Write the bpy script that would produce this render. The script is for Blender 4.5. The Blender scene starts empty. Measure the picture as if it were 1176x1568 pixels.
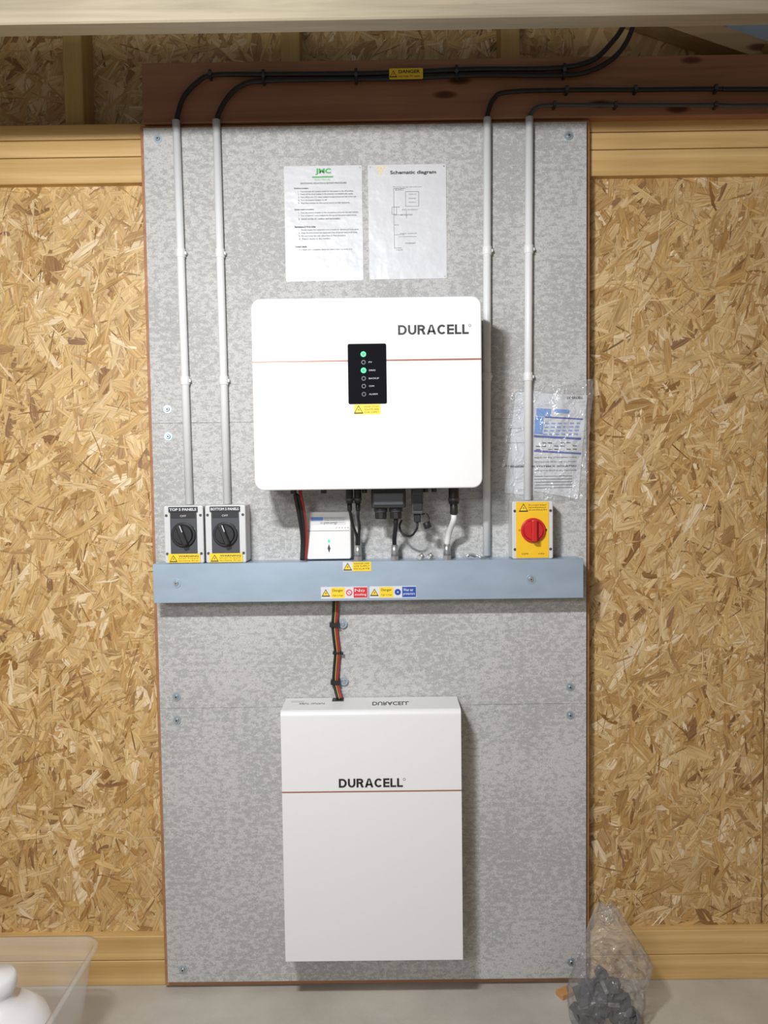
import bpy, bmesh, math, random
from mathutils import Vector, Matrix, noise
random.seed(4)
scene = bpy.context.scene
scene.view_settings.view_transform = 'Standard'

# ------------------------------------------------------------------ materials
def new_mat(name):
    m = bpy.data.materials.new(name); m.use_nodes = True
    nt = m.node_tree; b = nt.nodes['Principled BSDF']
    return m, nt, b

def N(nt, typ, **kw):
    n = nt.nodes.new(typ)
    for k, v in kw.items():
        if k.startswith('i_'):
            key = k[2:]
            key = int(key) if key.isdigit() else key.replace('_', ' ')
            s = n.inputs[key]
            if isinstance(v, bpy.types.NodeSocket): nt.links.new(v, s)
            else: s.default_value = v
        else: setattr(n, k, v)
    return n

def math_n(nt, op, a, b=0.0, clamp=False):
    n = nt.nodes.new('ShaderNodeMath'); n.operation = op; n.use_clamp = clamp
    for i, v in enumerate((a, b)):
        if isinstance(v, bpy.types.NodeSocket): nt.links.new(v, n.inputs[i])
        else: n.inputs[i].default_value = v
    return n.outputs[0]

def mixc(nt, fac, a, b, blend='MIX'):
    n = nt.nodes.new('ShaderNodeMix'); n.data_type = 'RGBA'; n.blend_type = blend
    for idx, v in ((0, fac), (6, a), (7, b)):
        if isinstance(v, bpy.types.NodeSocket): nt.links.new(v, n.inputs[idx])
        else: n.inputs[idx].default_value = v if idx == 0 else (tuple(v) + (1,))[:4]
    return n.outputs[2]

def ramp(nt, fac, stops):
    n = nt.nodes.new('ShaderNodeValToRGB'); e = n.color_ramp.elements
    while len(e) > 1: e.remove(e[-1])
    e[0].position = stops[0][0]; e[0].color = tuple(stops[0][1]) + (1,)
    for p, c in stops[1:]:
        x = e.new(p); x.color = tuple(c) + (1,)
    nt.links.new(fac, n.inputs[0]); return n.outputs[0]

def plain(name, col, rough=.5, metal=0.0, var=0.04, scale=60, bump=0.0, coat=0.0, emit=0, stretch=None, spec=None):
    m, nt, b = new_mat(name)
    tc = N(nt, 'ShaderNodeTexCoord')
    vec = tc.outputs['Object']
    if stretch: vec = N(nt, 'ShaderNodeMapping', i_Vector=vec, i_Scale=stretch).outputs[0]
    no = N(nt, 'ShaderNodeTexNoise', i_Vector=vec, i_Scale=scale, i_Detail=3.0)
    c = mixc(nt, no.outputs[0], tuple(x * (1 - var) for x in col), tuple(min(1, x * (1 + var)) for x in col))
    nt.links.new(c, b.inputs['Base Color'])
    b.inputs['Roughness'].default_value = rough; b.inputs['Metallic'].default_value = metal
    if spec is not None: b.inputs['Specular IOR Level'].default_value = spec
    if coat: b.inputs['Coat Weight'].default_value = coat; b.inputs['Coat Roughness'].default_value = .08
    if bump:
        bp = N(nt, 'ShaderNodeBump', i_Strength=bump, i_Distance=.002, i_Height=no.outputs[0])
        nt.links.new(bp.outputs[0], b.inputs['Normal'])
        if coat: nt.links.new(bp.outputs[0], b.inputs['Coat Normal'])
    if emit:
        b.inputs['Emission Color'].default_value = tuple(col) + (1,); b.inputs['Emission Strength'].default_value = emit
    return m

def osb(name, plane='yz'):          # cheap layered-flake material for side walls and the base under the flakes
    m, nt, b = new_mat(name)
    tc = N(nt, 'ShaderNodeTexCoord')
    sp = N(nt, 'ShaderNodeSeparateXYZ', i_0=tc.outputs['Object'])
    a, c2 = {'xz': (0, 2), 'yz': (1, 2)}[plane]
    uv = N(nt, 'ShaderNodeCombineXYZ', i_0=sp.outputs[a], i_1=sp.outputs[c2]).outputs[0]
    col = None
    for i, (ang, sx, sy) in enumerate(((.3, 9, 34), (1.2, 12, 50), (-.8, 14, 60), (2.0, 10, 70))):
        rot = N(nt, 'ShaderNodeVectorRotate', rotation_type='Z_AXIS', i_Vector=uv); rot.inputs['Angle'].default_value = ang
        mp = N(nt, 'ShaderNodeVectorMath', operation='MULTIPLY_ADD', i_0=rot.outputs[0])
        mp.inputs[1].default_value = (sx, sy, 1); mp.inputs[2].default_value = (i * 7.3, i * 3.1, 0)
        v = N(nt, 'ShaderNodeTexVoronoi', voronoi_dimensions='2D', i_Vector=mp.outputs[0], i_Scale=1.0)
        sc = N(nt, 'ShaderNodeSeparateColor', i_0=v.outputs['Color'])
        fc = ramp(nt, sc.outputs[1], [(0, (.34, .18, .065)), (.3, (.50, .31, .13)), (1, (.72, .52, .27))])
        col = fc if col is None else mixc(nt, math_n(nt, 'GREATER_THAN', sc.outputs[0], .6), col, fc)
    nt.links.new(col, b.inputs['Base Color']); b.inputs['Roughness'].default_value = .6
    return m

def flake_mat(name):
    m, nt, b = new_mat(name)
    at = N(nt, 'ShaderNodeAttribute', attribute_name='fc')
    uv = N(nt, 'ShaderNodeUVMap', uv_map='fuv')
    mp = N(nt, 'ShaderNodeMapping', i_Vector=uv.outputs[0], i_Scale=(14, 240, 1))
    n1 = N(nt, 'ShaderNodeTexNoise', noise_dimensions='2D', i_Vector=mp.outputs[0], i_Scale=1.0, i_Detail=3.0)
    c = mixc(nt, 1.0, at.outputs[0], ramp(nt, n1.outputs[0], [(.28, (.68, .60, .50)), (.5, (.96, .95, .94)), (.7, (1.12, 1.12, 1.12))]), 'MULTIPLY')
    nt.links.new(c, b.inputs['Base Color']); b.inputs['Roughness'].default_value = .5
    return m

def timber(name, axis='x', c0=(.50, .31, .12), c1=(.72, .52, .26), knot=True):
    m, nt, b = new_mat(name)
    tc = N(nt, 'ShaderNodeTexCoord')
    s = {'x': (1.2, 28, 28), 'z': (28, 28, 1.2), 'y': (28, 1.2, 28)}[axis]
    k = {'x': (3.6, 11, 11), 'z': (11, 11, 3.6), 'y': (11, 3.6, 11)}[axis]
    mp = N(nt, 'ShaderNodeMapping', i_Vector=tc.outputs['Object'], i_Scale=s)
    n1 = N(nt, 'ShaderNodeTexNoise', i_Vector=mp.outputs[0], i_Scale=1.0, i_Detail=6.0, i_Roughness=.6, i_Distortion=.6)
    c = ramp(nt, n1.outputs[0], [(.3, c0), (.5, tuple((a + d) / 2 for a, d in zip(c0, c1))), (.68, c1)])
    n2 = N(nt, 'ShaderNodeTexNoise', i_Vector=tc.outputs['Object'], i_Scale=3.0)
    c = mixc(nt, 1.0, c, ramp(nt, n2.outputs[0], [(.3, (.88, .86, .82)), (.7, (1.05, 1.04, 1.0))]), 'MULTIPLY')
    if knot:
        wob = N(nt, 'ShaderNodeVectorMath', operation='ADD', i_0=tc.outputs['Object']); wob.inputs[1].default_value = (.137, .02, .013)
        mk = N(nt, 'ShaderNodeMapping', i_Vector=wob.outputs[0], i_Scale=k)
        v = N(nt, 'ShaderNodeTexVoronoi', i_Vector=mk.outputs[0], i_Scale=1.0)
        c = mixc(nt, 1.0, c, ramp(nt, v.outputs['Distance'], [(.0, (.20, .11, .06)), (.08, (.36, .21, .11)), (.14, (1, 1, 1))]), 'MULTIPLY')
    nt.links.new(c, b.inputs['Base Color']); b.inputs['Roughness'].default_value = .6
    bp = N(nt, 'ShaderNodeBump', i_Strength=.25, i_Distance=.002, i_Height=n1.outputs[0])
    nt.links.new(bp.outputs[0], b.inputs['Normal'])
    return m

def cement(name):
    m, nt, b = new_mat(name)
    geo = N(nt, 'ShaderNodeNewGeometry')
    # fabric imprint : pattern edges step along a fine weave
    sn = N(nt, 'ShaderNodeVectorMath', operation='SNAP', i_0=geo.outputs['Position']); sn.inputs[1].default_value = (.0046, .5, .0036)
    pos = mixc(nt, .75, geo.outputs['Position'], sn.outputs[0])
    mp = N(nt, 'ShaderNodeMapping', i_Vector=pos, i_Scale=(1, 1, 1.6))
    n1 = N(nt, 'ShaderNodeTexNoise', i_Vector=mp.outputs[0], i_Scale=54.0, i_Detail=5.0, i_Roughness=.66, i_Distortion=.2)
    big = N(nt, 'ShaderNodeTexNoise', i_Vector=geo.outputs['Position'], i_Scale=4.0, i_Detail=3.0)
    t = math_n(nt, 'ADD', n1.outputs[0], math_n(nt, 'MULTIPLY', math_n(nt, 'SUBTRACT', big.outputs[0], .5), .40))
    c = ramp(nt, t, [(.36, (.390, .388, .380)), (.485, (.425, .423, .413)), (.51, (.505, .502, .490)), (.6, (.53, .527, .515))])
    f = N(nt, 'ShaderNodeTexNoise', i_Vector=geo.outputs['Position'], i_Scale=260.0, i_Detail=2.0)
    c = mixc(nt, 1.0, c, ramp(nt, f.outputs[0], [(.3, (.78, .78, .78)), (.7, (1.12, 1.12, 1.12))]), 'MULTIPLY')
    nt.links.new(c, b.inputs['Base Color']); b.inputs['Roughness'].default_value = .75
    bp = N(nt, 'ShaderNodeBump', i_Strength=.3, i_Distance=.001, i_Height=f.outputs[0])
    nt.links.new(bp.outputs[0], b.inputs['Normal'])
    return m

def concrete(name):
    m, nt, b = new_mat(name)
    tc = N(nt, 'ShaderNodeTexCoord')
    n1 = N(nt, 'ShaderNodeTexNoise', i_Vector=tc.outputs['Object'], i_Scale=4.0, i_Detail=8.0, i_Roughness=.6)
    c = ramp(nt, n1.outputs[0], [(.3, (.42, .395, .34)), (.7, (.57, .54, .475))])
    nt.links.new(c, b.inputs['Base Color']); b.inputs['Roughness'].default_value = .8
    n2 = N(nt, 'ShaderNodeTexNoise', i_Vector=tc.outputs['Object'], i_Scale=120.0, i_Detail=4.0)
    bp = N(nt, 'ShaderNodeBump', i_Strength=.3, i_Distance=.002, i_Height=n2.outputs[0])
    nt.links.new(bp.outputs[0], b.inputs['Normal'])
    return m

def film(name, opac=.18, tint=(.9, .92, .95), rough=.12, bscale=18, bstr=.6, ior=1.45, cap=.3):
    m, nt, b = new_mat(name)
    out = nt.nodes['Material Output']
    tc = N(nt, 'ShaderNodeTexCoord')
    no = N(nt, 'ShaderNodeTexNoise', i_Vector=tc.outputs['Object'], i_Scale=float(bscale), i_Detail=3.0, i_Distortion=1.2)
    bp = N(nt, 'ShaderNodeBump', i_Strength=bstr, i_Distance=.01, i_Height=no.outputs[0])
    tr = N(nt, 'ShaderNodeBsdfTransparent'); tr.inputs[0].default_value = (.99, .99, .99, 1)
    b.inputs['Base Color'].default_value = tint + (1,); b.inputs['Roughness'].default_value = rough
    nt.links.new(bp.outputs[0], b.inputs['Normal'])
    gl = N(nt, 'ShaderNodeBsdfGlossy', i_Roughness=rough, i_Normal=bp.outputs[0])
    fr = N(nt, 'ShaderNodeFresnel', i_Normal=bp.outputs[0]); fr.inputs[0].default_value = ior
    frc = math_n(nt, 'MINIMUM', fr.outputs[0], cap)
    m1 = N(nt, 'ShaderNodeMixShader', i_0=opac, i_1=tr.outputs[0], i_2=b.outputs[0])
    m2 = N(nt, 'ShaderNodeMixShader', i_0=frc, i_1=m1.outputs[0], i_2=gl.outputs[0])
    nt.links.new(m2.outputs[0], out.inputs[0])
    return m

M = {}
M['osb'] = osb('osb_base', 'xz'); M['osb_side'] = osb('osb_side', 'yz'); M['flake'] = flake_mat('osb_flakes')
M['pine'] = timber('pine_planed', c0=(.52, .32, .11), c1=(.76, .53, .24)); M['pine_v'] = timber('pine_stud', 'z', c0=(.42, .27, .09), c1=(.58, .42, .16))
M['pine_l'] = timber('pine_left', c0=(.48, .34, .17), c1=(.66, .50, .30))
M['beam'] = timber('beam_grey_pine', c0=(.21, .185, .13), c1=(.37, .32, .23))
M['brown'] = timber('brown_treated_plank', c0=(.27, .12, .065), c1=(.43, .215, .12))
M['ply'] = timber('ply_edge', c0=(.30, .13, .06), c1=(.42, .21, .11), knot=False)
M['cement'] = cement('fibre_cement'); M['concrete'] = concrete('concrete_floor')
M['pvc'] = plain('white_pvc', (.78, .79, .79), .35)
M['white'] = plain('white_powder_coat', (.79, .79, .79), .32, var=.01)
M['whiteS'] = plain('white_abs', (.80, .80, .79), .3, var=.01)
M['paper'] = plain('laminated_paper', (.66, .67, .69), .4, var=.02, scale=12)
M['laminate'] = plain('laminate_gloss', (.66, .67, .69), .4, var=.02, scale=14, bump=2.5, coat=1.0)
M['galv'] = plain('galvanised_steel', (.46, .56, .67), .36, metal=.55, var=.16, scale=9, bump=.05, stretch=(1, 1, 2.5))
M['zinc'] = plain('zinc_screw', (.55, .56, .56), .35, metal=.8)
M['washer'] = plain('washer_blue', (.42, .52, .60), .4, metal=.6)
M['grey'] = plain('grey_abs', (.60, .61, .61), .45)
M['dgrey'] = plain('dark_grey_plastic', (.06, .065, .075), .4)
M['black'] = plain('black_plastic', (.018, .018, .02), .38)
M['fit'] = plain('fitting_dark_blue_grey', (.03, .034, .045), .45)
M['cable'] = plain('black_cable', (.012, .012, .014), .5)
M['gloss'] = plain('gloss_black', (.006, .006, .008), .06, spec=.3)
M['red'] = plain('red_plastic', (.55, .02, .02), .3)
M['redw'] = plain('red_wire', (.34, .03, .03), .4)
M['copper'] = plain('copper_stripe', (.33, .12, .085), .35)
M['yellow'] = plain('yellow_label', (.90, .62, .03), .4)
M['yelp'] = plain('yellow_plate', (.85, .52, .02), .4)
M['ink'] = plain('ink_black', (.015, .015, .018), .5)
M['inkg'] = plain('ink_grey', (.05, .05, .06), .5)
M['green'] = plain('green_print', (.07, .36, .09), .5)
M['blue'] = plain('blue_print', (.02, .07, .35), .4)
M['lblue'] = plain('light_blue_print', (.14, .30, .66), .5)
M['lred'] = plain('red_label', (.62, .03, .04), .4)
M['led'] = plain('green_led', (.04, .75, .28), .4, emit=.7)
M['icon'] = plain('icon_grey', (.10, .10, .11), .4)
M['roof'] = plain('roof_steel', (.20, .23, .26), .45, metal=.4)
M['film'] = film('clear_sleeve', .12, bstr=1.5, rough=.10, ior=1.5, cap=.4, bscale=24)
M['bag'] = film('poly_bag', .12, tint=(.92, .92, .93), bscale=26, bstr=1.3, rough=.12, ior=1.42, cap=.4)
M['tub'] = film('clear_tub_plastic', .22, tint=(.88, .88, .87), rough=.2, bstr=.05)
M['cut'] = plain('pine_offcut', (.55, .28, .10), .6, var=.15)
M['wgrn'] = plain('earth_wire', (.42, .38, .08), .4)

# ------------------------------------------------------------------ mesh builder
class G:
    def __init__(s, name): s.name = name; s.bm = bmesh.new(); s.mats = []
    def _mi(s, mat):
        if mat not in s.mats: s.mats.append(mat)
        return s.mats.index(mat)
    def add(s, bm, mat, smooth=False, recalc=True):
        if recalc: bmesh.ops.recalc_face_normals(bm, faces=bm.faces)
        mi = s._mi(mat)
        for f in bm.faces: f.material_index = mi; f.smooth = smooth
        me = bpy.data.meshes.new('t'); bm.to_mesh(me); bm.free(); s.bm.from_mesh(me); bpy.data.meshes.remove(me)
        return s
    def box(s, x0, x1, y0, y1, z0, z1, mat, bev=0, seg=2, rot=None):
        bm = bmesh.new(); bmesh.ops.create_cube(bm, size=1)
        sx, sy, sz = x1 - x0, y1 - y0, z1 - z0
        bmesh.ops.scale(bm, vec=(sx, sy, sz), verts=bm.verts)
        if bev: bmesh.ops.bevel(bm, geom=bm.edges[:], offset=bev, segments=seg, affect='EDGES', profile=.5)
        if rot: bmesh.ops.rotate(bm, cent=(0, 0, 0), matrix=Matrix.Rotation(rot[1], 3, rot[0]), verts=bm.verts)
        bmesh.ops.translate(bm, vec=((x0 + x1) / 2, (y0 + y1) / 2, (z0 + z1) / 2), verts=bm.verts)
        return s.add(bm, mat)
    def cyl(s, p0, p1, r, mat, seg=24, r2=None, bev=0, smooth=True):
        p0, p1 = Vector(p0), Vector(p1); d = p1 - p0
        bm = bmesh.new()
        bmesh.ops.create_cone(bm, cap_ends=True, segments=seg, radius1=r, radius2=r if r2 is None else r2, depth=d.length)
        if bev:
            es = [e for e in bm.edges if abs(e.verts[0].co.z - e.verts[1].co.z) < 1e-6]
            bmesh.ops.bevel(bm, geom=es, offset=bev, segments=2, affect='EDGES', profile=.5)
        q = Vector((0, 0, 1)).rotation_difference(d.normalized()).to_matrix().to_4x4()
        bmesh.ops.transform(bm, matrix=Matrix.Translation((p0 + p1) / 2) @ q, verts=bm.verts)
        mi = s._mi(mat)
        bmesh.ops.recalc_face_normals(bm, faces=bm.faces)
        for f in bm.faces: f.material_index = mi; f.smooth = smooth and len(f.verts) == 4
        me = bpy.data.meshes.new('t'); bm.to_mesh(me); bm.free(); s.bm.from_mesh(me); bpy.data.meshes.remove(me)
        return s
    def tube(s, pts, r, mat, seg=10, sub=8, straight=False):
        P = [Vector(p) for p in pts]
        if not straight and len(P) > 2:
            Q = [P[0] * 2 - P[1]] + P + [P[-1] * 2 - P[-2]]; out = []
            for i in range(1, len(Q) - 2):
                a, b, c, d = Q[i - 1:i + 3]
                for k in range(sub):
                    t = k / sub
                    out.append(.5 * ((2 * b) + (c - a) * t + (2 * a - 5 * b + 4 * c - d) * t * t + (-a + 3 * b - 3 * c + d) * t ** 3))
            out.append(P[-1]); P = out
        bm = bmesh.new(); rings = []; prev = None
        for i, p in enumerate(P):
            t = (P[min(i + 1, len(P) - 1)] - P[max(i - 1, 0)]).normalized()
            if prev is None:
                nrm = t.orthogonal().normalized()
            else: nrm = (prev - t * prev.dot(t)).normalized()
            prev = nrm; bn = t.cross(nrm)
            rings.append([bm.verts.new(p + (nrm * math.cos(a) + bn * math.sin(a)) * r) for a in [2 * math.pi * k / seg for k in range(seg)]])
        for a, b in zip(rings, rings[1:]):
            for k in range(seg): bm.faces.new((a[k], a[(k + 1) % seg], b[(k + 1) % seg], b[k]))
        bm.faces.new(rings[0]); bm.faces.new(rings[-1][::-1])
        return s.add(bm, mat, True)
    def prism(s, pts, y0, y1, mat, bev=0, seg=3, smooth=False):   # xz polygon extruded, y0 = front
        bm = bmesh.new()
        f = bm.faces.new([bm.verts.new((x, y0, z)) for x, z in pts])
        r = bmesh.ops.extrude_face_region(bm, geom=[f])
        vs = [v for v in r['geom'] if isinstance(v, bmesh.types.BMVert)]
        bmesh.ops.translate(bm, vec=(0, y1 - y0, 0), verts=vs)
        if bev:
            es = [e for e in bm.edges if all(abs(v.co.y - y0) < 1e-7 for v in e.verts)]
            bmesh.ops.bevel(bm, geom=es, offset=bev, segments=seg, affect='EDGES', profile=.5)
        return s.add(bm, mat, smooth)
    def rrect(s, x0, x1, z0, z1, y0, y1, rad, mat, bev=0, n=6):
        pts = []
        for cx, cz, a0 in ((x1 - rad, z1 - rad, 0), (x0 + rad, z1 - rad, 90), (x0 + rad, z0 + rad, 180), (x1 - rad, z0 + rad, 270)):
            for k in range(n + 1):
                a = math.radians(a0 + 90 * k / n); pts.append((cx + rad * math.cos(a), cz + rad * math.sin(a)))
        return s.prism(pts, y0, y1, mat, bev)
    def quad(s, x0, x1, z0, z1, y, mat, t=.0004):
        return s.box(x0, x1, y - t, y, z0, z1, mat)
    def lathe(s, prof, c, mat, seg=40):
        bm = bmesh.new(); rings = []
        for r, z in prof:
            rings.append([bm.verts.new((c[0] + r * math.cos(2 * math.pi * k / seg), c[1] + r * math.sin(2 * math.pi * k / seg), c[2] + z)) for k in range(seg)])
        for a, b in zip(rings, rings[1:]):
            for k in range(seg): bm.faces.new((a[k], a[(k + 1) % seg], b[(k + 1) % seg], b[k]))
        bm.faces.new(rings[0]); bm.faces.new(rings[-1])
        return s.add(bm, mat, True)
    def text(s, txt, x0, x1, z0, z1, y, mat, bold=0.0, fit='both', top=None):
        cu = bpy.data.curves.new('t', 'FONT'); cu.body = txt; cu.size = 1; cu.resolution_u = 3; cu.offset = bold
        ob = bpy.data.objects.new('t', cu); scene.collection.objects.link(ob)
        dg = bpy.context.evaluated_depsgraph_get(); dg.update()
        me = bpy.data.meshes.new_from_object(ob.evaluated_get(dg))
        bpy.data.objects.remove(ob); bpy.data.curves.remove(cu)
        bm = bmesh.new(); bm.from_mesh(me); bpy.data.meshes.remove(me)
        xs = [v.co.x for v in bm.verts]; zs = [v.co.y for v in bm.verts]
        ax, bx, az, bz = min(xs), max(xs), min(zs), max(zs)
        k = (z1 - z0) / (bz - az) if fit != 'both' else 0
        for v in bm.verts:
            x, z = v.co.x, v.co.y
            if fit == 'both': X = x0 + (x - ax) / (bx - ax) * (x1 - x0); Z = z0 + (z - az) / (bz - az) * (z1 - z0)
            else: X = x0 + (x - ax) * k; Z = z0 + (z - az) * k
            if top is not None: v.co = (X, -Z, top)     # lies on a horizontal face, z args mean -y
            else: v.co = (X, y, Z)
        return s.add(bm, mat, recalc=False)
    def logo(s, x0, x1, z0, z1, y, mat):     # bold geometric lettering built stroke by stroke
        h = z1 - z0; w = h * .225
        adv = {'D': 1.0, 'U': .95, 'R': .93, 'A': 1.05, 'C': .98, 'E': .78, 'L': .74}
        word = 'DURACELL'; tot = sum(adv[c] for c in word); k = (x1 - x0) / tot; x = x0
        def poly(outer, inner=None):
            bm = bmesh.new()
            if inner is None:
                bm.faces.new([bm.verts.new((a, y, b)) for a, b in outer])
            else:
                o = [bm.verts.new((a, y, b)) for a, b in outer]; i_ = [bm.verts.new((a, y, b)) for a, b in inner]
                for q in range(len(o) - 1): bm.faces.new((o[q], o[q + 1], i_[q + 1], i_[q]))
            bmesh.ops.recalc_face_normals(bm, faces=bm.faces)
            s.add(bm, mat, recalc=False)
        def rect(a, b, c, d): poly([(a, c), (b, c), (b, d), (a, d)])
        def arc(cx, cz, rx, rz, a0, a1, n=14):
            A = [math.radians(a0 + (a1 - a0) * q / n) for q in range(n + 1)]
            poly([(cx + rx * math.cos(t), cz + rz * math.sin(t)) for t in A], [(cx + (rx - w * 1.05) * math.cos(t), cz + (rz - w * .9) * math.sin(t)) for t in A])
        for c in word:
            L = adv[c] * k * .88; a, b = x, x + L
            if c == 'D':
                rect(a, a + w, z0, z1); rect(a + w, a + L * .45, z0, z0 + w * .9); rect(a + w, a + L * .45, z1 - w * .9, z1)
                arc(a + L * .45, (z0 + z1) / 2, L * .55, h / 2, -90, 90)
            elif c == 'U':
                rect(a, a + w, z0 + h * .42, z1); rect(b - w, b, z0 + h * .42, z1)
                arc((a + b) / 2, z0 + h * .42, L / 2, h * .42, 180, 360)
            elif c == 'R':
                rect(a, a + w, z0, z1); m = z0 + h * .42
                rect(a + w, a + L * .5, z1 - w * .9, z1); rect(a + w, a + L * .5, m, m + w * .9)
                arc(a + L * .5, (m + z1) / 2, L * .42, (z1 - m) / 2, -90, 90)
                poly([(a + L * .42, m + w * .4), (a + L * .42 + w * 1.15, m + w * .4), (b, z0), (b - w * 1.25, z0)])
            elif c == 'A':
                cx = (a + b) / 2; lo = a - L * .02; hi = b + L * .02
                poly([(lo, z0), (lo + w * 1.15, z0), (cx + w * .1, z1), (cx - w * .62, z1)]); poly([(hi, z0), (hi - w * 1.15, z0), (cx - w * .1, z1), (cx + w * .62, z1)])
                rect(a + L * .2, b - L * .2, z0 + h * .22, z0 + h * .22 + w * .85)
            elif c == 'C':
                arc((a + b) / 2 + L * .04, (z0 + z1) / 2, L * .54, h / 2, 42, 318, 20)
            elif c == 'E':
                rect(a, a + w, z0, z1)
                for zz in (z0, (z0 + z1) / 2 - w * .45, z1 - w * .9): rect(a + w, b, zz, zz + w * .9)
            elif c == 'L':
                rect(a, a + w, z0, z1); rect(a + w, b, z0, z0 + w * .9)
            x += adv[c] * k
        return s
    def tri(s, cx, cz, h, y):     # warning triangle with bolt
        w = h * .58
        s.prism([(cx - w, cz - h / 2), (cx + w, cz - h / 2), (cx, cz + h / 2)], y - .0003, y, M['ink'])
        w *= .72; k = h * .36
        s.prism([(cx - w, cz - k), (cx + w, cz - k), (cx, cz + h * .34)], y - .0006, y - .0003, M['yellow'])
        s.prism([(cx + .08 * h, cz + .15 * h), (cx - .1 * h, cz - .08 * h), (cx + .02 * h, cz - .08 * h), (cx - .05 * h, cz - .3 * h), (cx + .12 * h, cz - .02 * h), (cx, cz - .02 * h)], y - .0009, y - .0006, M['ink'])
        return s
    def done(s, parent=None):
        me = bpy.data.meshes.new(s.name); s.bm.to_mesh(me); s.bm.free()
        for m in s.mats: me.materials.append(m)
        xs = [v.co for v in me.vertices]
        c = Vector([(min(v[i] for v in xs) + max(v[i] for v in xs)) / 2 for i in range(3)])
        me.transform(Matrix.Translation(-c)); ob = bpy.data.objects.new(s.name, me); ob.location = c
        scene.collection.objects.link(ob); return ob

# ------------------------------------------------------------------ OSB flakes as real thin geometry
def flake_mesh(name, parent, sheets, y, density, seed, keep=lambda x, z: True, shade=1.0):
    R = random.Random(seed); V = []; F = []; C = []; U = []
    pal = [(.28, .145, .05), (.40, .23, .08), (.50, .305, .115), (.58, .38, .155), (.64, .445, .20), (.695, .51, .26), (.78, .62, .39)]
    for (x0, x1, z0, z1) in sheets:
        n = int((x1 - x0) * (z1 - z0) * density)
        for q in range(n):
            cx, cz = R.uniform(x0, x1), R.uniform(z0, z1)
            if not keep(cx, cz): continue
            a = R.uniform(0, math.pi) if R.random() < .55 else R.gauss(1.2, .5)
            k = R.random()
            if k < .16: L, W = R.uniform(.05, .15), R.uniform(.0020, .006)        # splinters
            elif k < .80: L, W = R.uniform(.035, .11), R.uniform(.008, .026)
            else: L, W = R.uniform(.07, .14), R.uniform(.024, .046)
            if k < .16: ci = R.choice([0, 0, 1, 1, 5, 6, 4])
            else: ci = min(6, max(0, int(R.gauss(3.6, 1.35))))
            c = pal[ci]; j = R.uniform(.93, 1.07) * shade; h = R.uniform(-.02, .02)
            if cx > .5 : j *= .93  # right-hand flakes coloured darker, standing in for weaker lamp light there
            c = (min(.95, c[0] * j), min(.95, (c[1] + h * .5) * j), max(.01, (c[2] + h) * j), 1)
            hl, hw = L / 2, W / 2
            pts = [(-hl + R.uniform(0, .35) * hl, -hw * R.uniform(.4, 1)), (-hl * .3, -hw * R.uniform(.85, 1.15)), (hl * .4, -hw * R.uniform(.85, 1.15)), (hl - R.uniform(0, .35) * hl, -hw * R.uniform(.3, 1)),
                   (hl, hw * R.uniform(-.2, .6)), (hl - R.uniform(.05, .4) * hl, hw * R.uniform(.5, 1)), (hl * .2, hw * R.uniform(.85, 1.15)), (-hl * .45, hw * R.uniform(.85, 1.1)), (-hl + R.uniform(0, .15) * hl, hw * R.uniform(0, .8))]
            bend = R.uniform(-1.5, 1.5); ca, sa = math.cos(a), math.sin(a); off = R.uniform(0, .0016); tl = R.uniform(-.0007, .0007); tw = R.uniform(-.0012, .0012)
            b0 = len(V); uo, vo = R.uniform(0, 50), R.uniform(0, 50)
            for (u, v) in pts:
                v2 = v + bend * u * u; x = cx + u * ca - v2 * sa; z = cz + u * sa + v2 * ca
                yy = y - .0006 - off - .0012 + tl * u / hl + tw * v / hw
                V.append((min(x1, max(x0, x)), min(yy, y - .0002), min(z1, max(z0, z)))); U.append((uo + u, vo + v)); C.append(c)
            F.append(tuple(range(b0, b0 + len(pts))))
    me = bpy.data.meshes.new(name); me.from_pydata(V, [], F)
    ca_ = me.color_attributes.new('fc', 'FLOAT_COLOR', 'POINT')
    ca_.data.foreach_set('color', [v for c in C for v in c])
    uvl = me.uv_layers.new(name='fuv')
    buf = []
    for l in me.loops: buf.extend(U[l.vertex_index])
    uvl.data.foreach_set('uv', buf)
    me.materials.append(M['flake'])
    ob = bpy.data.objects.new(name, me); scene.collection.objects.link(ob)
    ob.parent = parent; ob.matrix_parent_inverse = Matrix.Translation(-parent.location)
    return ob

# ------------------------------------------------------------------ room shell
g = G('wall_back')
sheets = [(-2.4, -1.25, .146, 2.30), (-1.246, -.05, .146, 2.30), (-.046, 1.128, .146, 2.30), (1.133, 2.3, .146, 2.30)]
for a, b, c, d in sheets: g.box(a, b, .06, .075, c, d, M['osb'])
wb = g.done()
flake_mesh('osb_strands', wb, sheets, .06, 3900, 11, lambda x, z: abs(x) > .56)
g = G('wall_back_upper')   # recessed OSB above the wall plate with a cut-away corner at the right
g.prism([(-2.4, 2.40), (2.3, 2.40), (2.3, 2.56), (1.12, 2.62), (.62, 2.80), (.62, 3.02), (-2.4, 3.02)], .15, .165, M['osb'])
wu = g.done()
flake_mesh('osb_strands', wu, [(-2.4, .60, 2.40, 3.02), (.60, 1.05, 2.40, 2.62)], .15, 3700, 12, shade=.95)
g = G('wall_left'); g.box(-2.42, -2.4, -4.2, .165, 0, 3.0, M['osb_side']); g.done()
g = G('wall_right'); g.box(2.3, 2.32, -4.2, .165, 0, 3.0, M['osb_side']); g.done()
g = G('floor'); g.box(-2.42, 2.32, -4.2, .18, -.1, 0, M['concrete']); g.done()
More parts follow.
